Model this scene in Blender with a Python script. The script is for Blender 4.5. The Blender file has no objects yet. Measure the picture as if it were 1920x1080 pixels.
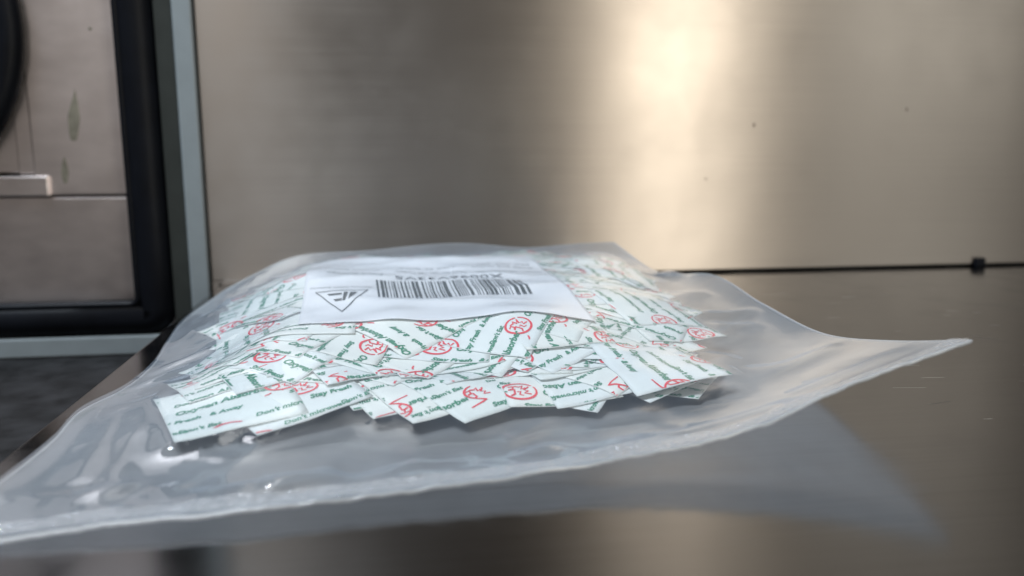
import bpy, bmesh, math, random
import numpy as np
from mathutils import Vector, Matrix

U = 0.1                       # one layout unit = camera height = 10 cm
R = math.radians
random.seed(11); rng = np.random.default_rng(11)
scene = bpy.context.scene
C = scene.collection

# ------------------------------------------------------------------ camera
cam = bpy.data.cameras.new('camera')
cam.sensor_width = 36.0; cam.lens = 28.125
cam.clip_start = 0.005; cam.clip_end = 50
cam.dof.use_dof = True; cam.dof.focus_distance = 0.335; cam.dof.aperture_fstop = 6.8
cam_o = bpy.data.objects.new('camera', cam); C.objects.link(cam_o)
cam_o.location = (0, 0, U); cam_o.rotation_euler = (R(80), 0, 0)
scene.camera = cam_o

# ------------------------------------------------------------------ world and lamps
world = bpy.data.worlds.new('World'); scene.world = world; world.use_nodes = True
bg = world.node_tree.nodes['Background']
bg.inputs['Color'].default_value = (0.60, 0.555, 0.52, 1); bg.inputs['Strength'].default_value = 0.18

def area(name, loc, target, sx, sy, power, col):
    l = bpy.data.lights.new(name, 'AREA'); l.shape = 'RECTANGLE'; l.size = sx; l.size_y = sy
    l.energy = power; l.color = col
    o = bpy.data.objects.new(name, l); C.objects.link(o); o.location = loc
    o.rotation_euler = (Vector(target) - Vector(loc)).to_track_quat('-Z', 'Y').to_euler()
    return o
area('ceiling_lamp', (-0.58, 0.10, 1.55), (-0.05, 0.40, 0), 0.62, 0.9, 40, (0.81, 0.905, 1.0))
area('doorway_light', (1.13, -1.24, 0.58), (0.15, 0.64, 0.15), 0.42, 1.7, 10.5, (1.0, 0.93, 0.80))
area('right_wall_fill', (1.72, -0.80, 0.85), (0.25, 0.66, 0.15), 0.60, 1.4, 3.2, (1.0, 1.0, 0.93))  # added fill out of view, brightens the right of the cabinet front
area('left_fill', (-0.30, -1.55, 0.80), (-0.25, 0.55, 0.1), 0.30, 1.4, 1.1, (1.0, 0.90, 0.80))  # added dim fill behind left, lifts appliance and cabinet's left end
area('glint_light', (-0.42, 0.95, 1.15), (-0.05, 0.25, 0), 0.05, 0.05, 4.0, (0.95, 0.97, 1.0))  # added small source, there for sparkles on the film

vs = scene.view_settings
vs.view_transform = 'Standard'; vs.look = 'None'; vs.exposure = 0; vs.gamma = 1; vs.use_curve_mapping = False
scene.render.engine = 'CYCLES'
cy = scene.cycles
cy.max_bounces = 14; cy.diffuse_bounces = 4; cy.glossy_bounces = 6; cy.transmission_bounces = 8
cy.transparent_max_bounces = 32; cy.sample_clamp_indirect = 6.0
cy.use_denoising = True; cy.caustics_reflective = False

# ------------------------------------------------------------------ helpers
def obj(name, verts, faces, mat, parent=None, smooth=False, mats=None, fmats=None):
    me = bpy.data.meshes.new(name)
    me.from_pydata([tuple(map(float, v)) for v in verts], [], [tuple(map(int, f)) for f in faces])
    for m in (mats or [mat]): me.materials.append(m)
    if fmats is not None: me.polygons.foreach_set('material_index', [int(i) for i in fmats])
    if smooth: me.polygons.foreach_set('use_smooth', [True] * len(me.polygons))
    me.update()
    o = bpy.data.objects.new(name, me); C.objects.link(o)
    if parent: o.parent = parent
    return o
def from_bm(name, bm, mat, parent=None, smooth=False):
    me = bpy.data.meshes.new(name); bm.to_mesh(me); bm.free(); me.materials.append(mat)
    if smooth: me.polygons.foreach_set('use_smooth', [True] * len(me.polygons))
    o = bpy.data.objects.new(name, me); C.objects.link(o)
    if parent: o.parent = parent
    return o
def empty(name, loc=(0, 0, 0), rz=0):
    o = bpy.data.objects.new(name, None); C.objects.link(o); o.location = loc; o.rotation_euler = (0, 0, rz)
    o.empty_display_size = 0.01
    return o
def tag(o, label=None, cat=None, group=None, kind=None):
    if label: o['label'] = label
    if cat: o['category'] = cat
    if group: o['group'] = group
    if kind: o['kind'] = kind
    return o
def box(x0, x1, y0, y1, z0, z1, bev=0.0, seg=2):
    bm = bmesh.new()
    bmesh.ops.create_cube(bm, size=1.0, matrix=Matrix.Translation(((x0+x1)/2, (y0+y1)/2, (z0+z1)/2)) @ Matrix.Diagonal((x1-x0, y1-y0, z1-z0, 1)))
    if bev: bmesh.ops.bevel(bm, geom=bm.edges[:], offset=bev, segments=seg, profile=0.5, affect='EDGES')
    return bm
def tube(path, rad, seg=10, closed=False, sx=1.0):
    """sweep an ellipse along a polyline; returns verts, faces"""
    P = [Vector(p) for p in path]; n = len(P); V = []; Fc = []
    for i, p in enumerate(P):
        a = P[(i-1) % n] if (closed or i > 0) else p
        b = P[(i+1) % n] if (closed or i < n-1) else p
        t = (b - a).normalized()
        up = Vector((0, 1, 0)) if abs(t.y) < 0.9 else Vector((0, 0, 1))
        s = t.cross(up).normalized(); w = s.cross(t).normalized()
        for k in range(seg):
            an = 2*math.pi*k/seg
            V.append(p + s*rad*sx*math.cos(an) + w*rad*math.sin(an))
    for i in range(n if closed else n-1):
        for k in range(seg):
            a, b = i*seg+k, i*seg+(k+1) % seg
            c, d = ((i+1) % n)*seg+(k+1) % seg, ((i+1) % n)*seg+k
            Fc.append((a, b, c, d))
    if not closed:
        Fc.append(tuple(range(seg))[::-1]); Fc.append(tuple((n-1)*seg+k for k in range(seg)))
    return V, Fc

# ------------------------------------------------------------------ materials
def nmat(name):
    m = bpy.data.materials.new(name); m.use_nodes = True
    nt = m.node_tree; b = nt.nodes['Principled BSDF']
    return m, nt, b
def N(nt, t, **kw):
    n = nt.nodes.new(t)
    for k, v in kw.items(): setattr(n, k, v)
    return n
def coords(nt, scale, rotz=0.0):
    tc = N(nt, 'ShaderNodeTexCoord'); mp = N(nt, 'ShaderNodeMapping')
    mp.inputs['Scale'].default_value = scale; mp.inputs['Rotation'].default_value = (0, 0, rotz)
    nt.links.new(tc.outputs['Object'], mp.inputs['Vector'])
    return mp.outputs['Vector']
def noise(nt, vec, scale, detail=3, rough=0.55):
    n = N(nt, 'ShaderNodeTexNoise'); n.inputs['Scale'].default_value = scale
    n.inputs['Detail'].default_value = detail; n.inputs['Roughness'].default_value = rough
    nt.links.new(vec, n.inputs['Vector']); return n.outputs['Fac']
def ramp(nt, fac, stops):
    r = N(nt, 'ShaderNodeValToRGB'); e = r.color_ramp.elements
    e[0].position, e[0].color = stops[0][0], (*stops[0][1], 1); e[1].position, e[1].color = stops[-1][0], (*stops[-1][1], 1)
    for p, c in stops[1:-1]:
        x = e.new(p); x.color = (*c, 1)
    nt.links.new(fac, r.inputs['Fac']); return r.outputs['Color']
def mrange(nt, v, a, b, c, d):
    n = N(nt, 'ShaderNodeMapRange')
    for i, x in enumerate((a, b, c, d)): n.inputs[i+1].default_value = x
    nt.links.new(v, n.inputs[0]); return n.outputs[0]
def bump(nt, b, h, strength, dist):
    n = N(nt, 'ShaderNodeBump'); n.inputs['Strength'].default_value = strength; n.inputs['Distance'].default_value = dist
    nt.links.new(h, n.inputs['Height']); nt.links.new(n.outputs['Normal'], b.inputs['Normal'])
def plain(name, col, rough=0.5, metal=0.0, var=0.08, vscale=60, bmp=0.0, spec=0.5):
    m, nt, b = nmat(name); b.inputs['Specular IOR Level'].default_value = spec
    v = coords(nt, (1, 1, 1)); f = noise(nt, v, vscale, 4)
    lo = tuple(c*(1-var) for c in col); hi = tuple(min(1, c*(1+var)) for c in col)
    nt.links.new(ramp(nt, f, [(0.3, lo), (0.7, hi)]), b.inputs['Base Color'])
    b.inputs['Roughness'].default_value = rough; b.inputs['Metallic'].default_value = metal
    if bmp: bump(nt, b, f, bmp, 0.001)
    return m
def brushed(name, col, rough, aniso, stretch, rot=0.0, bmp=0.06, var=0.06, smudge=0.0):
    """brushed stainless: grain runs along local X"""
    m, nt, b = nmat(name)
    g = noise(nt, coords(nt, stretch), 1.0, 5, 0.65)
    big = noise(nt, coords(nt, (1, 1, 1)), 9.0, 3)
    lo = tuple(c*(1-var) for c in col); hi = tuple(min(1, c*(1+var)) for c in col)
    nt.links.new(ramp(nt, g, [(0.3, lo), (0.7, hi)]), b.inputs['Base Color'])
    b.inputs['Metallic'].default_value = 1.0
    ad = N(nt, 'ShaderNodeMath', operation='ADD')
    nt.links.new(mrange(nt, big, 0.3, 0.7, rough*0.88, rough*1.12), ad.inputs[0])
    nt.links.new(mrange(nt, g, 0.35, 0.75, -0.02, 0.03), ad.inputs[1])
    sm = noise(nt, coords(nt, (1, 1, 1)), 22.0, 6, 0.62)
    ad2 = N(nt, 'ShaderNodeMath', operation='ADD')
    nt.links.new(ad.outputs[0], ad2.inputs[0]); nt.links.new(mrange(nt, sm, 0.50, 0.68, 0.0, smudge), ad2.inputs[1])
    nt.links.new(ad2.outputs[0], b.inputs['Roughness'])
    b.inputs['Anisotropic'].default_value = aniso; b.inputs['Anisotropic Rotation'].default_value = rot
    tg = N(nt, 'ShaderNodeTangent', direction_type='UV_MAP')
    nt.links.new(tg.outputs[0], b.inputs['Tangent'])
    bump(nt, b, g, bmp, 0.0004)
    return m
def add_uv(o, ax=(0, 2)):
    me = o.data; uv = me.uv_layers.new(name='UVMap')
    for l in me.loops:
        c = me.vertices[l.vertex_index].co; uv.data[l.index].uv = (c[ax[0]], c[ax[1]])

M_wall = brushed('brushed_steel', (0.425, 0.382, 0.342), 0.33, 0.85, (6, 6, 1700), 0.25, 0.035, 0.05, smudge=0.02)
M_table = brushed('counter_steel', (0.262, 0.265, 0.275), 0.13, 0.3, (8, 900, 8), 0.0, 0.05, 0.1, smudge=0.09)
M_panel = brushed('chamber_steel', (0.92, 0.84, 0.82), 0.40, 0.2, (30, 30, 60), 0.0, 0.05)
M_frame = plain('grey_paint', (0.28, 0.32, 0.34), 0.42, 0, 0.05)
M_lip = plain('dark_grey_lip', (0.04, 0.045, 0.042), 0.5, 0, 0.1, 60, 0, 0.2)
M_rubber = plain('black_rubber', (0.005, 0.006, 0.009), 0.45, 0, 0.25, 40, 0.1, 0.15)
M_black = plain('black_worktop', (0.016, 0.016, 0.017), 0.6, 0, 0.7, 55, 0.6, 0.15)
M_gap = plain('gap_shade', (0.012, 0.012, 0.012), 0.7)  # shade of the gap under the cabinet, given as a near-black colour
M_stain = plain('dried_stain', (0.33, 0.31, 0.25), 0.5, 0.7, 0.25, 120)
M_speck = plain('brown_speck', (0.10, 0.07, 0.05), 0.7)
M_scratch = plain('bare_scratch', (0.42, 0.42, 0.42), 0.35, 1.0)
M_green = plain('green_ink', (0.035, 0.23, 0.125), 0.6, 0, 0.15, 300)
M_red = plain('red_ink', (0.78, 0.03, 0.05), 0.6, 0, 0.12, 300)
M_ink = plain('black_ink', (0.012, 0.022, 0.020), 0.5, 0, 0.2, 300)
M_greyink = plain('grey_ink', (0.16, 0.17, 0.17), 0.5, 0, 0.2, 300)
M_label = plain('label_paper', (0.84, 0.845, 0.86), 0.5, 0, 0.02, 30)

def packet_mat(name, col):
    m, nt, b = nmat(name)
    f = noise(nt, coords(nt, (1, 1, 1)), 900, 3)
    f2 = noise(nt, coords(nt, (1, 1, 1)), 45, 3)
    lo = tuple(c*0.95 for c in col)
    nt.links.new(ramp(nt, f2, [(0.35, lo), (0.65, col)]), b.inputs['Base Color'])
    b.inputs['Roughness'].default_value = 0.55
    b.inputs['Subsurface Weight'].default_value = 0.0
    bump(nt, b, f, 0.12, 0.0004)
    return m
M_pack = [packet_mat('sachet_paper', (0.80, 0.84, 0.80)), packet_mat('sachet_paper_cool', (0.78, 0.82, 0.80)), packet_mat('sachet_paper_warm', (0.83, 0.85, 0.80))]

def film_mat(name, milk0, milk1, gl0, rough, tint=(0.70, 0.83, 1.0), bmp=0.0, bs=60, trans=0.4):
    """thin plastic film: clear, a little milky (more at grazing angles), glossy on both faces"""
    m = bpy.data.materials.new(name); m.use_nodes = True; nt = m.node_tree; nt.nodes.clear()
    out = N(nt, 'ShaderNodeOutputMaterial')
    lw = N(nt, 'ShaderNodeLayerWeight'); lw.inputs['Blend'].default_value = 0.5
    pw2 = N(nt, 'ShaderNodeMath', operation='POWER'); pw2.inputs[1].default_value = 2.0
    pw5 = N(nt, 'ShaderNodeMath', operation='POWER'); pw5.inputs[1].default_value = 4.5
    for p in (pw2, pw5): nt.links.new(lw.outputs['Facing'], p.inputs[0])
    milk = mrange(nt, pw2.outputs[0], 0, 1, milk0, milk1)
    cl = noise(nt, coords(nt, (1, 1, 1)), 26, 3)
    mm = N(nt, 'ShaderNodeMath', operation='MULTIPLY')
    nt.links.new(milk, mm.inputs[0]); nt.links.new(mrange(nt, cl, 0.3, 0.7, 0.82, 1.18), mm.inputs[1])
    tr = N(nt, 'ShaderNodeBsdfTransparent'); tr.inputs['Color'].default_value = (0.97, 0.975, 0.98, 1)
    df = N(nt, 'ShaderNodeBsdfDiffuse'); df.inputs['Color'].default_value = (*tint, 1)
    tl = N(nt, 'ShaderNodeBsdfTranslucent'); tl.inputs['Color'].default_value = (*tint, 1)
    gs = N(nt, 'ShaderNodeBsdfGlossy'); gs.inputs['Roughness'].default_value = rough
    gs.inputs['Color'].default_value = (1, 1, 1, 1)
    m1 = N(nt, 'ShaderNodeMixShader'); m1.inputs[0].default_value = trans
    m2 = N(nt, 'ShaderNodeMixShader'); m3 = N(nt, 'ShaderNodeMixShader')
    nt.links.new(df.outputs[0], m1.inputs[1]); nt.links.new(tl.outputs[0], m1.inputs[2])
    nt.links.new(mm.outputs[0], m2.inputs[0]); nt.links.new(tr.outputs[0], m2.inputs[1]); nt.links.new(m1.outputs[0], m2.inputs[2])
    nt.links.new(mrange(nt, pw5.outputs[0], 0, 1, gl0, 0.75), m3.inputs[0])
    nt.links.new(m2.outputs[0], m3.inputs[1]); nt.links.new(gs.outputs[0], m3.inputs[2])
    nt.links.new(m3.outputs[0], out.inputs['Surface'])
    if bmp:
        h = noise(nt, coords(nt, (1, 1, 1)), bs, 3)
        bn = N(nt, 'ShaderNodeBump'); bn.inputs['Strength'].default_value = bmp; bn.inputs['Distance'].default_value = 0.002
        nt.links.new(h, bn.inputs['Height'])
        for s in (gs, df): nt.links.new(bn.outputs[0], s.inputs['Normal'])
    return m
M_film = film_mat('clear_film', 0.055, 0.31, 0.10, 0.055, bmp=0.07, bs=55)
M_film_low = film_mat('clear_film_under', 0.36, 0.95, 0.06, 0.12, tint=(0.93, 0.92, 0.91), bmp=0.05, bs=55, trans=0.72)
M_seal = film_mat('seal_film', 0.22, 0.50, 0.10, 0.06, tint=(0.9, 0.92, 0.95), bmp=0.9, bs=330)
M_rim = film_mat('film_edge', 0.45, 0.65, 0.08, 0.15, tint=(0.9, 0.9, 0.9))

# ------------------------------------------------------------------ setting: worktops
AW = math.radians(8.36)
tx, ty = math.cos(AW), math.sin(AW)
W0 = (1.197*U, 6.336*U)                 # a point on the cabinet's foot line
ct = from_bm('countertop', box(-3.50*U, 9*U, -9*U, 4.5*U, -0.52*U, 0, 0.0012, 3), M_table)
# local frame: x along the cabinet front, y away from camera
ct.location = (W0[0], W0[1], 0); ct.rotation_euler = (0, 0, AW)
# counter's left edge passes (-1.654,2.447): local x
lx = (-1.654-1.197)*tx + (2.447-6.336)*ty
dx = lx*U + 3.50*U
for v in ct.data.vertices:
    if v.co.x < 0: v.co.x += dx
add_uv(ct, (0, 1)); tag(ct, 'dark polished stainless steel worktop', None, None, 'structure')
bw = from_bm('black_worktop', box(-14*U, lx*U + 0.02*U, -9*U, 5*U, -0.8*U, -0.508*U - 0.0004, 0.001), M_black)
bw.location = (W0[0], W0[1], 0); bw.rotation_euler = (0, 0, AW)
tag(bw, 'matt black worktop beside the steel counter', None, None, 'structure')

# ------------------------------------------------------------------ steel cabinet behind
cab = empty('steel_cabinet', (W0[0], W0[1], 0), AW)
tag(cab, 'brushed stainless steel cabinet with faint specks standing behind the plastic bag', 'cabinet')
fp = from_bm('front_panel', box(-3.45*U, 7*U, 0, 0.10*U, 0.022*U, 9*U, 0.0006, 2), M_wall, cab); add_uv(fp)
bb = from_bm('body', box(-3.42*U, 6.94*U, 0.102*U, 3.4*U, 0.05*U, 8.9*U, 0.001), M_wall, cab); add_uv(bb)
from_bm('gap_shade_strip', box(-3.4*U, 6.9*U, 0.05*U, 0.09*U, 0.0, 0.030*U), M_gap, cab)  # dark strip standing in for the shade in the open gap
add_uv(from_bm('skirt', box(-3.45*U, lx*U - 0.02*U, 0.0015*U, 0.09*U, -0.50*U, 0.0215*U), M_wall, cab))
add_uv(from_bm('plinth', box(lx*U - 0.018*U, -1.2*U, 0.0015*U, 0.048*U, 0.001*U, 0.0215*U), M_wall, cab))
def foot(s):
    from_bm('foot', box(s-0.042*U, s+0.042*U, -0.04*U, 0.04*U, 0.0, 0.075*U, 0.001), M_rubber, cab)
foot(2.80*U); foot(-3.0*U)
def blob(cx, cz, rx, rz, y, n=14, tilt=0.0, pointy=0.0, irr=0.15):
    V = []
    for k in range(n):
        a = 2*math.pi*k/n
        r = 1 + random.uniform(-irr, irr)
        x, z = rx*math.cos(a)*r, rz*math.sin(a)*r
        if pointy and z > 0: x *= (1 - pointy*z/rz)
        V.append((cx + x*math.cos(tilt)-z*math.sin(tilt), y, cz + x*math.sin(tilt)+z*math.cos(tilt)))
    V = V + [(x, yy+0.0002, z) for x, yy, z in V]
    F = [tuple(range(n))[::-1], tuple(range(n, 2*n))] + [(k, (k+1) % n, n+(k+1) % n, n+k) for k in range(n)]
    return V, F
for cx, cz, r in [(0.72, 1.17, 0.011), (0.34, 0.75, 0.008), (2.02, 1.30, 0.010)]:
    V, F = blob(cx*U, cz*U, r*U*0.7, r*U*1.3, -0.0003); obj('speck', V, F, M_speck, cab)

# ------------------------------------------------------------------ appliance with rubber gasket on the left
UA = 0.116
ap = empty('chamber_appliance', (-2.227*U, 5.80*U, -0.508*U), AW)
tag(ap, 'grey framed steel appliance with thick black rubber gasket round its opening', 'appliance')
ZT = 5.5; XL = -4.2       # local units; local z=0 is the black worktop
def ab(name, x0, x1, y0, y1, z0, z1, mat, bev=0.0, par=ap):
    o = from_bm(name, box(x0*UA, x1*UA, y0*UA, y1*UA, z0*UA, z1*UA, bev*UA), mat, par); add_uv(o); return o
ab('side_post', -0.115, 0, 0, 0.10, 0, ZT, M_frame, 0.012)
ab('bottom_rail', XL, -0.118, 0, 0.9, 0, 0.125, M_frame, 0.012)
ab('inner_lip', -0.225, -0.117, 0.03, 0.5, 0.127, ZT, M_lip, 0.006)
def gasket_path(x1, z0, r, top, xl):
    p = [(x1*UA, 0, top*UA)]
    for k in range(12): p.append((x1*UA, 0, (top + (z0 + r - top)*(k+1)/12)*UA))
    for k in range(1, 9):
        a = math.pi/2*k/8
        p.append(((x1 - r + r*math.cos(a))*UA, 0, (z0 + r - r*math.sin(a))*UA))
    for k in range(8): p.append(((x1 - r + (xl - x1 + r)*(k+1)/8)*UA, 0, z0*UA))
    return p
V, F = tube(gasket_path(-0.345, 0.225, 0.06, ZT, XL), 0.1*UA, 12, False, 1.17)
g = obj('gasket', V, F, M_rubber, ap, True); g.location = (0, 0.085*UA, 0)
V, F = tube(gasket_path(-0.44, 0.32, 0.05, ZT, XL), 0.022*UA, 8)
obj('gasket_bead', V, F, M_rubber, g, True).location = (0, -0.055*UA, 0)
ab('lower_panel', XL, -0.20, 0.26, 0.36, 0.12, 0.985, M_panel, 0.01)
ab('upper_panel', -1.07, -0.20, 0.25, 0.33, 0.995, ZT, M_panel, 0.012)
ab('side_panel', XL, -1.075, 0.275, 0.34, 1.135, ZT, M_panel, 0.012)
ab('ledge', XL, -0.98, 0.225, 0.26, 0.992, 1.12, M_panel, 0.01)
ab('seam_strip', -1.16, -1.02, 0.262, 0.30, 1.13, ZT, M_panel, 0.006)
ab('back', XL, -0.45, 0.40, 0.85, 0.13, ZT-0.05, M_lip)
V, F = tube([(-2.14*UA + 1.04*UA*math.cos(a), 0, 2.02*UA + 1.04*UA*math.sin(a)) for a in [2*math.pi*k/64 for k in range(64)]], 0.085*UA, 12, True, 1.0)
rg = obj('round_gasket', V, F, M_rubber, ap, True); rg.location = (0, 0.20*UA, 0)
V, F = tube([(-2.14*UA + 0.95*UA*math.cos(a), 0, 2.02*UA + 0.95*UA*math.sin(a)) for a in [2*math.pi*k/64 for k in range(64)]], 0.045*UA, 10, True, 1.0)
obj('round_bead', V, F, M_lip, rg, True)
for cx, cz, rx, rz, ti, po in [(-0.80, 1.49, 0.035, 0.16, -0.12, 0.75), (-0.885, 1.155, 0.022, 0.085, -0.05, 0.6), (-0.66, 2.02, 0.010, 0.010, 0, 0)]:
    V, F = blob(cx*UA, cz*UA, rx*UA, rz*UA, 0.2495*UA - 0.0001, 24, ti, po, 0.05); obj('stain', V, F, M_stain, ap)

# ------------------------------------------------------------------ height maps (numpy) on a 1 mm ground grid
X0, Y0, DX = -2.2, 1.6, 0.01             # layout units
NX, NY = 430, 450
gx = X0 + DX*np.arange(NX); gy = Y0 + DX*np.arange(NY)
GX, GY = np.meshgrid(gx, gy, indexing='ij')
def blur(a, s):
    r = int(3*s)+1; k = np.exp(-0.5*(np.arange(-r, r+1)/s)**2); k /= k.sum()
    p = np.pad(a, r, mode='edge')
    p = sum(k[i]*p[i:i+a.shape[0], :] for i in range(2*r+1))
    return sum(k[i]*p[:, i:i+a.shape[1]] for i in range(2*r+1))
def samp(a, x, y):
    fx = np.clip((np.asarray(x)-X0)/DX, 0, NX-1.001); fy = np.clip((np.asarray(y)-Y0)/DX, 0, NY-1.001)
    i, j = fx.astype(int), fy.astype(int); u, v = fx-i, fy-j
    return a[i, j]*(1-u)*(1-v)+a[i+1, j]*u*(1-v)+a[i, j+1]*(1-u)*v+a[i+1, j+1]*u*v
def smooth_noise(s, seed):
    r = np.random.default_rng(seed); a = blur(r.standard_normal((NX, NY)), s)
    return a/a.std()
OUT = np.array([(-1.08,2.55,.045),(-.86,2.62,.05),(-.49,2.74,.05),(-.17,2.72,.05),(.18,2.88,.06),(.6,2.97,.075),(.83,3.10,.11),(.72,3.5,.14),(.92,3.84,.15),(.84,4.5,.2),(.62,5.25,.29),(.15,5.28,.31),(-.3,5.2,.31),(-.8,5.12,.30),(-1.3,4.95,.26),(-1.5,4.5,.17),(-1.42,3.9,.13),(-1.28,3.4,.10),(-1.36,2.95,.06)])
PROF = ([2.6, 3.0, 3.3, 3.6, 4.0, 4.5, 5.0, 5.3], [.036, .096, .156, .218, .258, .298, .325, .315])
INN = [(x, y, float(np.interp(y-0.15*x, *PROF))) for x, y in [(-1.0,2.95),(-.6,2.95),(-.2,3.0),(.25,3.1),(.6,3.3),(-1.0,3.3),(-.6,3.3),(-.2,3.35),(.25,3.45),(-.9,3.7),(-.4,3.8),(.3,3.85),(.6,3.9),(-1.1,4.2),(-.5,4.3),(.1,4.3),(.5,4.4),(-1.0,4.7),(-.3,4.8),(.2,4.9)]]
INN = np.array(INN + [(.05, 3.62, .272)])
PTS = np.vstack([OUT, INN])
def tps(d): return np.where(d > 0, d*d*np.log(d+1e-12), 0)
n_ = len(PTS); K = tps(np.linalg.norm(PTS[:, None, :2]-PTS[None, :, :2], axis=2)) + np.eye(n_)*0.004
Pm = np.hstack([np.ones((n_, 1)), PTS[:, :2]]); A_ = np.vstack([np.hstack([K, Pm]), np.hstack([Pm.T, np.zeros((3, 3))])])
w_ = np.linalg.solve(A_, np.concatenate([PTS[:, 2], np.zeros(3)]))
H0 = w_[n_] + w_[n_+1]*GX + w_[n_+2]*GY
for i in range(n_): H0 += w_[i]*tps(np.hypot(GX-PTS[i, 0], GY-PTS[i, 1]))
H0 = np.clip(H0 + 0.007*smooth_noise(14, 3) + 0.004*smooth_noise(6, 4), 0.03, 0.37)
def in_poly(px, py, poly):
    ins = np.zeros(px.shape, bool); m = len(poly); j = m-1
    for i in range(m):
        xi, yi, xj, yj = poly[i][0], poly[i][1], poly[j][0], poly[j][1]
        with np.errstate(divide='ignore', invalid='ignore'):
            c = ((yi > py) != (yj > py)) & (px < (xj-xi)*(py-yi)/(yj-yi+1e-12)+xi)
        ins ^= c; j = i
    return ins

# label quad: near-left A, near-right B, far-left D
LA, LB, LD = np.array((-.95, 3.47)), np.array((.385, 3.60)), np.array((-1.224, 4.82))

# ------------------------------------------------------------------ sachet print (flat, layout units), cropped in a few ways
def text_mesh(s, size, shear=0.0, bold=0.0, width=None, track=1.0):
    cu = bpy.data.curves.new('t', 'FONT'); cu.body = s; cu.size = size; cu.shear = shear; cu.offset = bold
    cu.resolution_u = 2; cu.space_character = track; cu.fill_mode = 'FRONT' if hasattr(cu, 'fill_mode') else cu.fill_mode
    o = bpy.data.objects.new('t', cu); me = o.to_mesh()
    V = np.array([v.co[:2] for v in me.vertices]) if len(me.vertices) else np.zeros((0, 2)); F = [tuple(p.vertices) for p in me.polygons]
    o.to_mesh_clear(); bpy.data.objects.remove(o); bpy.data.curves.remove(cu)
    if width and len(V): V[:, 0] *= width/(V[:, 0].max()-V[:, 0].min())
    return V, F
def stroke(pts, w):
    P = np.array(pts, float); V = []; F = []
    for i in range(len(P)):
        a, b = P[max(i-1, 0)], P[min(i+1, len(P)-1)]
        t = (b-a)/(np.linalg.norm(b-a)+1e-9); n = np.array((-t[1], t[0]))
        ww = w*(0.55 + 0.45*math.sin(math.pi*min(1, max(0, (i+0.8)/(len(P)+0.6)))))
        V += [P[i]+n*ww/2, P[i]-n*ww/2]
    for i in range(len(P)-1): F.append((2*i, 2*i+1, 2*i+3, 2*i+2))
    return np.array(V), F
def arc(cx, cy, rx, ry, a0, a1, n=26):
    return [(cx+rx*math.cos(R(a0+(a1-a0)*k/n)), cy+ry*math.sin(R(a0+(a1-a0)*k/n))) for k in range(n+1)]
EMB = []
for p, w in [(arc(0, 0, .078, .066, 35, 385, 34), .014),
             (arc(-.125, -.062, .055, .03, 10, -70, 8)[::-1][:6], .010),
             ([(-.045, .032), (-.02, .036), (-.028, .010), (-.050, .004), (-.020, .008), (-.026, -.028), (-.046, -.040)], .0125),
             ([(-.015, .040), (.005, .030), (.022, .042), (.012, .012), (.034, .020)], .0115),
             ([(.050, .030), (.022, .004), (.040, -.006), (.020, -.022), (.050, -.030)], .0115),
             ([(-.012, -.012), (.004, -.008), (-.004, -.032), (.012, -.040)], .009)]:
    EMB.append(stroke(p, w))
SNK = [stroke(arc(.03, .0, .09, .07, 100, 250, 20) + [(-.03, -.075), (-.10, -.085)], .012)] + EMB[2:5]
T_big = text_mesh('Oxygen Absorber', .054, .28, .0022, .40)
T_mic = text_mesh("Don't microwave", .038, .30, .0013, .30)
T_eat = text_mesh("Don't Eat", .038, .30, .0013, .17)
T_fre = text_mesh('Stay Fresh', .040, .30, .0016, .20)
T_awa = text_mesh('& Away', .040, .30, .0016, .14)
TW, TH = 0.56, 0.30
def web():
    """list of (verts, faces, ink) of a printed sheet a little larger than a sachet"""
    L = []
    for j in range(-2, 4):
        for i in range(-2, 4):
            ox, oy = i*TW + (0.27 if j % 2 else 0), j*TH
            def put(t, x, y, ink): L.append((t[0]+np.array((ox+x, oy+y)), t[1], ink))
            put(T_big, .13, .05, 0)
            put(T_fre, .02, -.045, 0); put(T_awa, .25, -.045, 0)
            put(T_mic, .14, .145, 0); put(T_eat, .40, .150, 0)
            for e in (EMB if (i+j) % 3 else SNK): put(e, .03, .14 - .06, 1)
    return L
WEB = web()
def crop(a, b, ox, oy, flip):
    bm = bmesh.new(); ml = []
    for V, F, ink in WEB:
        v = V*0.86 - np.array((ox, oy))
        if v[:, 0].max() < -a/2 or v[:, 0].min() > a/2 or v[:, 1].max() < -b/2 or v[:, 1].min() > b/2: continue
        vs = [bm.verts.new((p[0], p[1], 0)) for p in v]
        for f in F:
            try: bm.faces.new([vs[k] for k in f]).material_index = ink
            except ValueError: pass
    for co, no in (((a/2, 0, 0), (1, 0, 0)), ((-a/2, 0, 0), (-1, 0, 0)), ((0, b/2, 0), (0, 1, 0)), ((0, -b/2, 0), (0, -1, 0))):
        bmesh.ops.bisect_plane(bm, geom=bm.verts[:]+bm.edges[:]+bm.faces[:], plane_co=co, plane_no=no, clear_outer=True, dist=1e-6)
    bm.verts.index_update()
    V = np.array([v.co[:2] for v in bm.verts]).reshape(-1, 2); F = [tuple(v.index for v in f.verts) for f in bm.faces]; I = [f.material_index for f in bm.faces]
    bm.free()
    return (V if not flip else -V), F, I
SA, SB = 0.45, 0.42
CROPS = [crop(SA*0.985, SB*0.985, random.uniform(0, TW*2), random.uniform(0, TH*2), k % 2) for k in range(14)]
CROP_FL = crop(SA*0.985, SB*0.985, .30, .06, 0)

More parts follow.
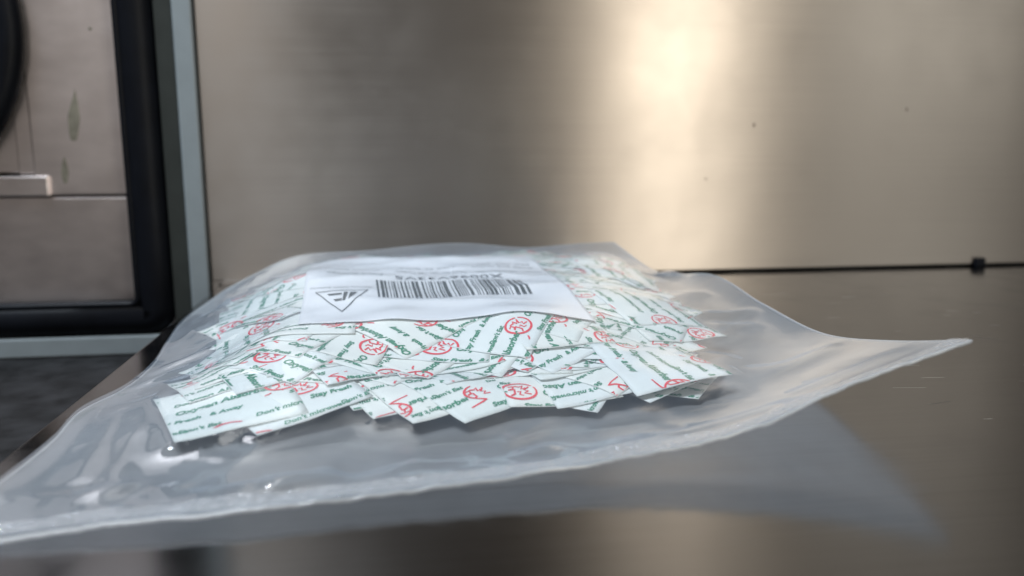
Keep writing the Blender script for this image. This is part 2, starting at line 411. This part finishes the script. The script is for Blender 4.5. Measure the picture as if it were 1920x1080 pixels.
# ------------------------------------------------------------------ deposit sachets on the pile
B = H0.copy()
DRY = True                     # running top of the pile, layout units
COVER = np.zeros((NX, NY), bool)
NG = 15
tt = np.linspace(-1, 1, NG)
def pillow(u, v):
    e = np.minimum(1-np.abs(u), 1-np.abs(v)); e = np.clip((e-0.12)/0.5, 0, 1)
    return e*e*(3-2*e)
n_pk = [0]
def sachet(cx, cy, ang, label, group, frac=1.0, crop_i=None, lift=0.0024, a=SA, b=SB, puff=None, tilt=0.007):
    ca, sa = math.cos(ang), math.sin(ang)
    lu = (GX-cx)*ca + (GY-cy)*sa; lv = -(GX-cx)*sa + (GY-cy)*ca
    m = (np.abs(lu) < a/2) & (np.abs(lv) < b/2)
    if not m.any(): return None
    ii, jj = np.where(np.abs(lu)+np.abs(lv) < 0.62)
    i0, i1, j0, j1 = max(ii.min()-6, 0), ii.max()+7, max(jj.min()-6, 0), jj.max()+7
    sl = (slice(i0, i1), slice(j0, j1))
    base = B[sl] if frac >= 1 else HB[sl]*frac
    drape = blur(base, 4.0); drape = np.maximum(drape, base); drape = blur(drape, 1.5); drape = np.maximum(drape, base-0.001) + lift
    ta = random.uniform(0, 6.28); tm = abs(random.gauss(0, tilt))
    drape = drape + np.clip(tm*(lu[sl]*math.cos(ta) + lv[sl]*math.sin(ta))/0.25, 0, 0.03)
    full = np.zeros((NX, NY)); full[sl] = drape
    U2, V2 = np.meshgrid(tt, tt, indexing='ij')
    PX = cx + U2*a/2*ca - V2*b/2*sa; PY = cy + U2*a/2*sa + V2*b/2*ca
    PZ = samp(full, PX, PY)
    pf = random.uniform(0.002, 0.006) if puff is None else puff
    wr = 0.0025*np.sin(U2*random.uniform(3, 7)+random.uniform(0, 6))*np.sin(V2*random.uniform(3, 7)+random.uniform(0, 6))*(1-0.6*np.maximum(np.abs(U2), np.abs(V2)))
    TOP = PZ + pf*pillow(U2, V2) + np.maximum(wr, -0.001)
    if frac >= 1:
        Bm = B[sl]; mm = m[sl]
        pz = drape + pf*pillow(np.clip(lu[sl]/(a/2), -1, 1), np.clip(lv[sl]/(b/2), -1, 1))
        Bm[mm] = np.maximum(Bm[mm], pz[mm] + 0.001); B[sl] = Bm
    COVER[m] = True
    if DRY: return None
    ox, oy, oz = cx*U, cy*U, float(PZ[NG//2, NG//2])*U
    V = np.stack([PX, PY, TOP], -1).reshape(-1, 3)*U - np.array((ox, oy, oz))
    Vb = np.stack([PX, PY, PZ-0.0016], -1).reshape(-1, 3)*U - np.array((ox, oy, oz))
    n = NG*NG; F = []
    for i in range(NG-1):
        for j in range(NG-1):
            q = (i*NG+j, (i+1)*NG+j, (i+1)*NG+j+1, i*NG+j+1); F.append(q); F.append(tuple(n+k for k in q[::-1]))
    rim = [i*NG for i in range(NG)] + [(NG-1)*NG+j for j in range(1, NG)] + [i*NG+NG-1 for i in range(NG-2, -1, -1)] + [j for j in range(NG-2, 0, -1)]
    for k in range(len(rim)): p, q = rim[k], rim[(k+1) % len(rim)]; F.append((q, p, n+p, n+q))
    o = obj('absorber_sachet', np.vstack([V, Vb]), F, random.choice(M_pack), None, True)
    o.location = (ox, oy, oz)
    tag(o, label, 'sachet', group)
    PV, PF, PI = CROPS[crop_i] if isinstance(crop_i, int) else (crop_i or random.choice(CROPS))
    if len(PF):
        gu = np.clip((PV[:, 0]/(a/2)+1)/2*(NG-1), 0, NG-1.001); gv = np.clip((PV[:, 1]/(b/2)+1)/2*(NG-1), 0, NG-1.001)
        i, j = gu.astype(int), gv.astype(int); fu, fv = gu-i, gv-j
        z = TOP[i, j]*(1-fu)*(1-fv)+TOP[i+1, j]*fu*(1-fv)+TOP[i, j+1]*(1-fu)*fv+TOP[i+1, j+1]*fu*fv
        wx = cx + PV[:, 0]*ca - PV[:, 1]*sa; wy = cy + PV[:, 0]*sa + PV[:, 1]*ca
        W = np.stack([wx, wy, z+0.0018], -1)*U - np.array((ox, oy, oz))
        obj('print', W, PF, None, o, False, [M_green, M_red], PI)
    n_pk[0] += 1
    return o
G_ALL = 'oxygen absorber sachets vacuum packed in the plastic bag'
LB_MID = 'absorber sachet on the slope between barcode label and front row'
LB_RIGHT = 'absorber sachet between the barcode label and the raised bag corner'
LB_LEFT = 'absorber sachet between the barcode label and the gasketed appliance'
LB_BACK = 'absorber sachet beyond the barcode label beside the steel cabinet'
COVERED = (', mostly covered', ', partly covered', ', lying on top')
LB_FRONT = 'white oxygen absorber sachet in the zigzag row along the open bag mouth end'
LB_RIM = ['sachet low in the pile by the steel cabinet, only its edge showing',
          'sachet low in the pile on the worktop-edge side, only its edge showing',
          'sachet low in the pile beside the raised bag corner, only its edge showing']
def zone(cx, cy):
    d = np.linalg.solve(np.array([LB-LA, LD-LA]).T, np.array((cx, cy))-LA)
    if d[1] > 1.0: return LB_BACK
    if d[1] < -0.02: return LB_MID
    return LB_LEFT if d[0] < 0.5 else LB_RIGHT
def under_label(cx, cy, mrg=0.22):
    d = np.linalg.solve(np.array([LB-LA, LD-LA]).T, np.array((cx, cy))-LA)
    return mrg < d[0] < 1-mrg and mrg < d[1] < 1-mrg
poly = OUT[:, :2]; cen = poly.mean(0)
# rim sachets low in the pile
per = []
for i in range(len(poly)):
    p, q = poly[i], poly[(i+1) % len(poly)]
    n = max(1, int(round(np.linalg.norm(q-p)/0.22)))
    per += [p + (q-p)*k/n for k in range(n)]
def corner(cx, cy, deg, label, crop_i=None, a=SA, b=SB, lift=0.0024):
    an = R(deg); ux, uy = math.cos(an), math.sin(an)
    return sachet(cx + (ux*a - uy*b)/2, cy + (uy*a + ux*b)/2, an, label, G_ALL, crop_i=crop_i, a=a, b=b, lift=lift)
def deposit_all():
    for fr, inset in ((0.42, 0.80), (0.74, 0.82)):
        for k, p in enumerate(per):
            if samp(H0, p[0], p[1]) < 0.095: continue
            c = cen + (p-cen)*(1 - 0.27/np.linalg.norm(p-cen)) + rng.normal(0, 0.025, 2)
            sachet(c[0], c[1], random.uniform(0, 6.28), LB_RIM[0 if p[1] > 4.95 else 1 if p[0] < 0 else 2], G_ALL, frac=fr, puff=0.003)
    # full first layer
    for i in range(9):
        for j in range(9):
            cx = -1.75 + i*0.36 + random.uniform(-.05, .05) - 0.10*(j-3); cy = 2.55 + j*0.36 + i*0.05 + random.uniform(-.05, .05)
            if in_poly(np.array([cx]), np.array([cy]), cen + (poly-cen)*0.84)[0] and not under_label(cx, cy, 0.30) and cy - 0.15*cx > 2.98:
                sachet(cx, cy, random.gauss(0.5, 0.8), zone(cx, cy) + COVERED[0], G_ALL)
    corner(-.30, 2.78, 60, LB_FRONT); corner(.34, 2.93, 55, LB_FRONT); corner(.10, 2.90, 75, LB_FRONT)
    corner(.62, 2.97, 65, LB_FRONT)
    corner(-.49, 2.70, 33, LB_FRONT, 3); corner(-.345, 2.665, 38, LB_FRONT, 5)
    corner(-.165, 2.69, 42, LB_FRONT, 8); corner(-.01, 2.83, 14, LB_FRONT, 6)
    corner(.17, 2.855, 20, LB_FRONT, 9); corner(.40, 2.93, 48, LB_FRONT, 11)
    corner(-.86, 2.57, 40, LB_FRONT, 2)
    corner(-1.11, 2.50, 31, 'sachet at the worktop-edge corner of the pile reading Oxygen Absorber', CROP_FL, b=0.50)
    
    # overlapping second layer
    placed = 0; tries = 0; pts = []
    while placed < 105 and tries < 4000:
        tries += 1
        cx, cy = random.uniform(-1.5, .95), random.uniform(2.6, 5.3)
        if not in_poly(np.array([cx]), np.array([cy]), cen + (poly-cen)*0.84)[0] or under_label(cx, cy, 0.12) or cy - 0.15*cx < 3.28: continue
        if any(math.hypot(cx-a, cy-b) < 0.115 for a, b in pts): continue
        pts.append((cx, cy)); placed += 1
        sachet(cx, cy, random.uniform(0, 6.28), zone(cx, cy) + COVERED[1], G_ALL)
    n3 = 0; tries = 0; pts = []
    while n3 < 88 and tries < 8000:
        tries += 1
        cx, cy = random.uniform(-1.5, .95), random.uniform(2.8, 5.3)
        q = cy - 0.15*cx
        if not in_poly(np.array([cx]), np.array([cy]), cen + (poly-cen)*0.87)[0] or under_label(cx, cy, 0.06) or q < 3.36: continue
        if q > 3.75 and random.random() < 0.6: continue
        if any(math.hypot(cx-a, cy-b) < 0.095 for a, b in pts): continue
        pts.append((cx, cy)); n3 += 1
    pts.sort(key=lambda p: p[1] - 0.15*p[0] + random.gauss(0, 0.11))      # shingled: later ones lie on those before
    for cx, cy in pts: sachet(cx, cy, random.uniform(0, 6.28), zone(cx, cy) + COVERED[2], G_ALL, tilt=0.005, lift=0.0016)
    corner(.874, 3.051, 108, 'pointed corner sachet with red emblem jutting out towards the raised bag corner', 1)
    corner(.95, 3.80, 112, LB_RIGHT + COVERED[2]); corner(.86, 4.46, 100, LB_RIGHT + COVERED[2])
HB = H0.copy()
for it in range(3):                   # two dry runs settle the pile at its measured height, the third builds it
    DRY = it < 2
    random.seed(23); rng = np.random.default_rng(23)
    COVER[:] = False; B = HB.copy()
    deposit_all()
    if DRY:
        wgt = COVER.astype(float)
        ex = blur((B - H0)*wgt, 12)/np.maximum(blur(wgt, 12), 0.05)
        HB = np.clip(HB - ex, 0.008, 0.4)
# ------------------------------------------------------------------ the bag: boundary curves (layout units)
def crom(pts, n):
    P = np.array(pts, float); d = np.r_[0, np.cumsum(np.linalg.norm(np.diff(P, axis=0), axis=1))]; d /= d[-1]
    t = np.linspace(0, 1, n); Q = np.zeros((n, 3))
    m = np.gradient(P, d, axis=0)
    for c in range(3):
        k = np.clip(np.searchsorted(d, t, side='right')-1, 0, len(d)-2); h = d[k+1]-d[k]; s = (t-d[k])/h
        Q[:, c] = (2*s**3-3*s**2+1)*P[k, c]+(s**3-2*s**2+s)*h*m[k, c]+(-2*s**3+3*s**2)*P[k+1, c]+(s**3-s**2)*h*m[k+1, c]
    return Q
NU, NV = 280, 310
near = crom([(-1.52,1.83,.010),(-1.296,1.883,.015),(-1.053,1.939,.032),(-.792,1.985,.040),(-.386,2.091,.044),(0,2.192,.055),(.222,2.253,.068),(.727,2.362,.134),(1.11,2.508,.242),(1.535,2.60,.362)], NU)
far = crom([(-1.865,5.10,.083),(-1.70,5.22,.17),(-1.534,5.32,.247),(-.96,5.5,.293),(-.375,5.6,.329),(.15,5.6,.299),(.45,5.62,.322),(.713,5.6,.337)], NU)
left = crom([(-1.52,1.83,.010),(-1.541,2.32,.006),(-1.575,2.613,.006),(-1.640,2.92,.008),(-1.615,3.19,.006),(-1.654,3.555,.006),(-1.757,3.954,.008),(-1.90,4.59,.012),(-1.865,5.10,.083)], NV)
right = crom([(1.535,2.60,.362),(1.483,3.05,.25),(1.413,3.5,.169),(1.309,4.1,.192),(1.174,4.7,.252),(.964,5.1,.195),(.713,5.6,.337)], NV)
uu, vv = np.meshgrid(np.linspace(0, 1, NU), np.linspace(0, 1, NV), indexing='ij')
def coons(c):
    return ((1-vv)*near[:, None, c] + vv*far[:, None, c] + (1-uu)*left[None, :, c] + uu*right[None, :, c]
            - ((1-uu)*(1-vv)*near[0, c] + uu*(1-vv)*near[-1, c] + (1-uu)*vv*far[0, c] + uu*vv*far[-1, c]))
SX, SY, SZ = coons(0), coons(1), coons(2)
inside = blur(COVER.astype(float), 1.2) > 0.15
PM = np.where(COVER, np.maximum(B, 0.02), -1.0)
def dilate(a, n):
    for k in range(n):
        q = a.copy()
        q[1:] = np.maximum(q[1:], a[:-1]); q[:-1] = np.maximum(q[:-1], a[1:]); q[:, 1:] = np.maximum(q[:, 1:], a[:, :-1]); q[:, :-1] = np.maximum(q[:, :-1], a[:, 1:])
        a = q
    return a
mx = dilate(PM, 3); ext = mx.copy()
for k in range(12):                                        # carry the rim height outwards so that blurring does not drop it
    nb = dilate(ext, 1); ext = np.where(ext > 0, ext, nb)
obst = np.maximum(blur(np.maximum(ext, 0), 1.8), PM + 0.002) + 0.005
# the label lies between sachets and film
def lab_inv(x, y):
    Mi = np.linalg.inv(np.array([LB-LA, LD-LA]).T)
    a = Mi[0, 0]*(x-LA[0]) + Mi[0, 1]*(y-LA[1]); b = Mi[1, 0]*(x-LA[0]) + Mi[1, 1]*(y-LA[1])
    return 1.3*(1-a), 1.35*(1-b)
LX, LY = lab_inv(GX, GY)
lmap = blur(obst, 2.0) + 0.001
for (a0, b0, a1, b1, w, h) in [(.0, .62, .55, .50, .03, .012), (.0, .80, .5, .95, .035, .012), (.75, .55, 1.3, .72, .03, .012), (.5, 1.1, 1.2, 1.0, .03, .009), (.2, 1.15, .8, 1.05, .02, .010), (.6, .2, 1.1, .35, .03, .008)]:
    dd = np.array((a1-a0, b1-b0)); LL = np.linalg.norm(dd); dd = dd/LL
    s_ = ((LX-a0)*dd[0]+(LY-b0)*dd[1])/LL; r_ = -(LX-a0)*dd[1]+(LY-b0)*dd[0]
    lmap = lmap + h*np.exp(-0.5*(r_/w)**2)*np.sin(np.pi*np.clip(s_, 0, 1))
lmap = np.maximum(lmap, obst - 0.003)
inlab = (LX > -.04) & (LX < 1.34) & (LY > -.04) & (LY < 1.39)
obst = np.where(inlab, np.maximum(obst, lmap + 0.008), obst); obst = np.maximum(blur(obst, 1.0), obst)
cov = samp((mx > 0).astype(float), SX, SY) > 0.02
ob = np.where(cov, samp(obst, SX, SY), -1)
def relax(z, floor, q, it, pin=None):
    z = z.copy()
    for _ in range(it):
        a = 0.25*(z[2:, 1:-1]+z[:-2, 1:-1]+z[1:-1, 2:]+z[1:-1, :-2]) - q
        z[1:-1, 1:-1] = np.maximum(a, floor[1:-1, 1:-1])
        if pin is not None: z[pin] = 0.004
    return z
pin = cov.copy(); pin[:3] = pin[-3:] = False; pin[:, :3] = pin[:, -3:] = False
pin &= samp(blur(COVER.astype(float), 9), SX, SY) > 0.75
zl = relax(np.where(pin, 0.004, SZ), np.full_like(SZ, 0.004), 2.2e-5, 4500, pin)
zt = relax(np.maximum(np.where(cov, ob, SZ*0.7+0.02), zl+0.004), np.maximum(ob, zl+0.004), 6.2e-5, 5000)
def gauss2(a, s):
    return blur(a, s)
edge = np.minimum(np.minimum(uu, 1-uu)*NU, np.minimum(vv, 1-vv)*NV); ew = np.clip(edge/10, 0, 1)
# creases and folds pressed into the film
def ridge(p, q, w, amp, taper=0.5):
    p, q = np.array(p), np.array(q); d = q-p; L = np.linalg.norm(d); d = d/L
    s = ((SX-p[0])*d[0]+(SY-p[1])*d[1])/L; r = -(SX-p[0])*d[1]+(SY-p[1])*d[0]
    env = np.clip(np.sin(np.pi*np.clip(s, 0, 1)), 0, 1)**taper
    return amp*np.exp(-0.5*(r/w)**2)*env
wr = np.zeros_like(SX)
for a in [((.86,3.88),(1.26,4.05),.035,.040),((.84,3.72),(1.22,3.86),.04,.022),((.80,4.30),(1.10,4.42),.04,.030),
          ((-.08,2.50),(.14,2.75),.02,.014),((.16,2.34),(.95,2.66),.03,.022),((.05,2.47),(.16,2.52),.02,.016),
          ((-1.60,3.10),(-1.36,3.42),.025,.018),((-1.62,3.35),(-1.32,3.62),.02,.016),((-1.55,3.75),(-1.25,3.72),.02,.012),
          ((-1.50,2.95),(-1.30,2.25),.035,.016),((-1.40,2.95),(-1.18,2.20),.03,.012),((-1.25,2.14),(-1.12,2.22),.03,.018),
          ((-.72,2.20),(-.52,2.32),.035,.020),((-.35,2.55),(.0,2.62),.03,.012),((.25,2.68),(.55,2.80),.03,.016),((.6,2.80),(.9,2.95),.03,.016),
          ((-.95,2.40),(-.55,2.62),.03,.012),((.95,3.10),(1.40,3.30),.05,.02),((1.0,2.75),(1.45,2.85),.035,.016),((-1.75,4.3),(-1.5,4.1),.03,.02),
          ((-1.2,2.1),(-.2,2.3),.04,.01),((.9,4.75),(1.05,4.95),.05,.03)]:
    wr += ridge(*a)
rc = random.Random(77)
for k in range(150):
    u_, v_ = rc.random(), rc.random()
    i_, j_ = int(u_*(NU-1)), int(v_*(NV-1)); px, py = SX[i_, j_], SY[i_, j_]
    if cov[i_, j_]: continue
    an = math.atan2(py-3.7, px+0.3) + rc.gauss(0, 0.5); L = rc.uniform(.08, .32)
    wr += ridge((px-L/2*math.cos(an), py-L/2*math.sin(an)), (px+L/2*math.cos(an), py+L/2*math.sin(an)), rc.uniform(.011, .022), rc.choice((1, 1, -1))*rc.uniform(.0010, .0040), 1.0)
nz = 0.0018*samp(smooth_noise(11, 21), SX, SY) + 0.0006*samp(smooth_noise(4, 22), SX, SY)
free = 1 - np.clip(samp(blur(COVER.astype(float), 4), SX, SY), 0, 1)
mouth = np.exp(-0.5*((vv-0.05)/0.035)**2)*np.clip(1.25-1.5*uu, 0.15, 1)
nz = nz + mouth*(0.0050*samp(smooth_noise(2.2, 31), SX, SY) + 0.005*samp(smooth_noise(5, 32), SX, SY))
zt = zt + (1.2*wr + nz)*free*ew
zs = gauss2(zt, 1.6); zt = np.where(edge > 1.5, zs, zt)
zt = np.maximum(zt, np.where(cov, ob, -1)); zt = gauss2(zt, 0.7)*(edge > 1) + zt*(edge <= 1)
zt = np.maximum(zt, np.where(cov, ob-0.002, -1)); zt = np.maximum(zt, zl+0.003*np.clip(edge/3, 0.3, 1))
zl = zl + 0.35*wr*free*ew; zl = np.maximum(np.minimum(zl, zt-0.0025), 0.003)

bag = empty('vacuum_bag', (0, 3.6*U, 0))
tag(bag, 'clear plastic vacuum bag full of white sachets with a barcode label', 'bag')
def sheet(name, z, mat):
    V = np.stack([SX*U, SY*U - 3.6*U, z*U], -1).reshape(-1, 3)
    idx = np.arange(NU*NV).reshape(NU, NV)
    F = np.stack([idx[:-1, :-1], idx[1:, :-1], idx[1:, 1:], idx[:-1, 1:]], -1).reshape(-1, 4)
    return obj(name, V, F, mat, bag, True)
sheet('top_film', zt, M_film)
sheet('bottom_film', zl, M_film_low)
# welded band along the mouth, with ribs
JB = 12
V = []; F = []
for i in range(NU):
    for j in range(JB):
        rib = 0.0018*math.sin(i*2.1)*math.sin(math.pi*j/(JB-1)) + random.uniform(-.0013, .0006)
        V.append((SX[i, j+1]*U, SY[i, j+1]*U-3.6*U, (zt[i, j+1]+0.004+rib)*U))
for i in range(NU-1):
    for j in range(JB-1): F.append((i*JB+j, (i+1)*JB+j, (i+1)*JB+j+1, i*JB+j+1))
obj('seal_band', V, F, M_seal, bag, True)
def rim_line(name, pts, r):
    V, F = tube([(p[0]*U, p[1]*U-3.6*U, p[2]*U) for p in pts], r*U, 6); obj(name, V, F, M_rim, bag, True)
def rr(P, amp=0.004):
    Q = P.copy(); s = np.convolve(rng.normal(0, 1, len(P)+8), np.ones(5)/5, 'same')[:len(P)]; Q[:, 2] += amp*s*np.clip(np.minimum(np.arange(len(P)), np.arange(len(P))[::-1])/6, 0, 1); Q[:, 2] = np.maximum(Q[:, 2], 0.006); return Q
rim_line('mouth_edge', rr(near), 0.0065); rim_line('side_edge', right, 0.005); rim_line('side_edge', left, 0.004); rim_line('end_edge', far, 0.004)

# ------------------------------------------------------------------ barcode label under the film
NLX, NLY = 70, 70
def lab_xy(X, Y):           # reading coordinates: X 0..1.3 from label's left, Y 0..1.35 up
    a = 1 - np.asarray(X)/1.3; b = 1 - np.asarray(Y)/1.35
    p = LA[None] + a[:, None]*(LB-LA)[None] + b[:, None]*(LD-LA)[None]
    return p[:, 0], p[:, 1]
X, Y = np.meshgrid(np.linspace(0, 1.3, NLX), np.linspace(0, 1.35, NLY), indexing='ij')
lx_, ly_ = lab_xy(X.ravel(), Y.ravel()); lz = samp(lmap, lx_, ly_)
V = np.stack([lx_*U, ly_*U-3.6*U, lz*U], -1)
Vb = V - np.array((0, 0, 0.00012)); n = NLX*NLY; idx = np.arange(n).reshape(NLX, NLY)
F = np.stack([idx[:-1, :-1], idx[:-1, 1:], idx[1:, 1:], idx[1:, :-1]], -1).reshape(-1, 4)
V2 = np.vstack([V, Vb]); F2 = [tuple(f) for f in F] + [tuple(n+k for k in f[::-1]) for f in F]
rim = list(idx[:, 0]) + list(idx[-1, 1:]) + list(idx[::-1, -1][1:]) + list(idx[0, ::-1][1:-1])
for k in range(len(rim)): p, q = rim[k], rim[(k+1) % len(rim)]; F2.append((p, q, n+q, n+p))
lab = obj('label', V2, F2, M_label, bag, True)
lab['label'] = 'white paper label with barcode and triangle logo'
def lay(name, V, F, mat, dz=0.0025):
    """lay flat print (reading coordinates) on the label"""
    bm = bmesh.new(); vs = [bm.verts.new((p[0], p[1], 0)) for p in V]
    for f in F:
        try: bm.faces.new([vs[k] for k in f])
        except ValueError: pass
    for k in range(1, 27):
        for co, no in (((k*0.05, 0, 0), (1, 0, 0)), ((0, k*0.05, 0), (0, 1, 0))):
            bmesh.ops.bisect_plane(bm, geom=bm.verts[:]+bm.edges[:]+bm.faces[:], plane_co=co, plane_no=no, dist=1e-6)
    bm.verts.index_update()
    Q = np.array([v.co[:2] for v in bm.verts]); FF = [tuple(v.index for v in f.verts) for f in bm.faces]; bm.free()
    gu, gv = np.clip(Q[:, 0]/1.3*(NLX-1), 0, NLX-1.001), np.clip(Q[:, 1]/1.35*(NLY-1), 0, NLY-1.001)
    i, j = gu.astype(int), gv.astype(int); fu, fv = gu-i, gv-j; Z = lz.reshape(NLX, NLY)
    z = Z[i, j]*(1-fu)*(1-fv)+Z[i+1, j]*fu*(1-fv)+Z[i, j+1]*(1-fu)*fv+Z[i+1, j+1]*fu*fv
    x, y = lab_xy(Q[:, 0], Q[:, 1])
    obj(name, np.stack([x*U, y*U-3.6*U, (z+dz)*U], -1), FF, mat, lab)
def text_at(name, s, x, y, size, mat, width=None, bold=0.0):
    V, F = text_mesh(s, size, 0, bold, width); lay(name, V + np.array((x, y)), F, mat)
# barcode
bv = []; bf = []; x = 0.20; rb = random.Random(5)
def bar(x0, w, y0=0.665, y1=0.98):
    k = len(bv); bv.extend([(x0, y0), (x0+w, y0), (x0+w, y1), (x0, y1)]); bf.append((k, k+1, k+2, k+3))
while x < 0.945:
    w = rb.choice((1, 1, 2, 2, 3, 4))*0.0050; bar(x, w); x += w + rb.choice((1, 1, 2, 2, 3))*0.0052
lay('barcode', bv, bf, M_ink)
text_at('barcode_digits', 'X0096V33V5', 0.27, 0.56, 0.085, M_ink, 0.57)
text_at('product_line', 'Food Storage', 0.90, 0.50, 0.066, M_greyink, 0.29)
text_at('product_line', 'Vacuum Bags', 0.91, 0.40, 0.050, M_greyink, 0.25)
for k, (s, x0, y0, w) in enumerate([('Oxygen Absorbers for', 0.03, 0.44, 0.36), ('Food Storage 100 Packets', 0.45, 0.44, 0.38), ('Keep bag sealed', 0.06, 0.33, 0.34), ('Do not eat', 0.06, 0.25, 0.30), ('Use at once', 0.50, 0.34, 0.30)]):
    text_at('small_print', s, x0, y0, 0.045, M_greyink, w)
# triangle logo
tri = [(0.985, 0.87), (1.245, 0.87), (1.115, 1.18)]
tv = []; tf = []
cenT = np.mean(tri, axis=0)
for i in range(3):
    p, q = np.array(tri[i]), np.array(tri[(i+1) % 3]); pi, qi = p+(cenT-p)*0.075, q+(cenT-q)*0.075
    k = len(tv); tv += [tuple(p), tuple(q), tuple(qi), tuple(pi)]; tf.append((k, k+1, k+2, k+3))
for pol in ([(1.04, .91), (1.075, .91), (1.085, 1.02)], [(1.085, .905), (1.105, .905), (1.112, 1.03), (1.10, 1.03)], [(1.115, .92), (1.185, .92), (1.175, .945), (1.115, .945)], [(1.115, 1.0), (1.155, 1.0), (1.145, 1.03), (1.115, 1.03)]):
    k = len(tv); tv += pol; tf.append(tuple(range(k, k+len(pol))))
lay('triangle_logo', tv, tf, M_ink)
text_at('logo_caption', 'Harmony Nature Authority', 0.97, 0.80, 0.036, M_greyink, 0.30)

# fine scratches in the counter at the right
rs = random.Random(9)
marks = [(2.72, 4.85, .07), (2.85, 4.80, .05), (2.60, 4.6, .05), (2.50, 4.2, .10), (2.75, 4.45, .06), (2.62, 4.72, .04)]
marks += [(rs.uniform(1.55, 3.0), rs.uniform(2.0, 5.6), rs.uniform(.02, .16)) for k in range(44)]
for k, (x, y, l) in enumerate(marks):
    if k > 5 and x < 1.62 and y < 3.2: continue
    hw = 0.00008 if k < 6 else 0.00005
    V = [(-l/2*U, -hw, 0), (l/2*U, -hw, 0), (l/2*U, hw, 0), (-l/2*U, hw, 0)]
    V += [(a, b, 0.00005) for a, b, c in V]
    F = [(0, 3, 2, 1), (4, 5, 6, 7), (0, 1, 5, 4), (1, 2, 6, 5), (2, 3, 7, 6), (3, 0, 4, 7)]
    o = obj('scratch', V, F, M_scratch, ct)
    wv = Vector((x*U-W0[0], y*U-W0[1], 0)); wv.rotate(Matrix.Rotation(-AW, 3, 'Z'))
    o.location = (wv.x, wv.y, 0.00002); o.rotation_euler = (0, 0, rs.gauss(0, 0.25))
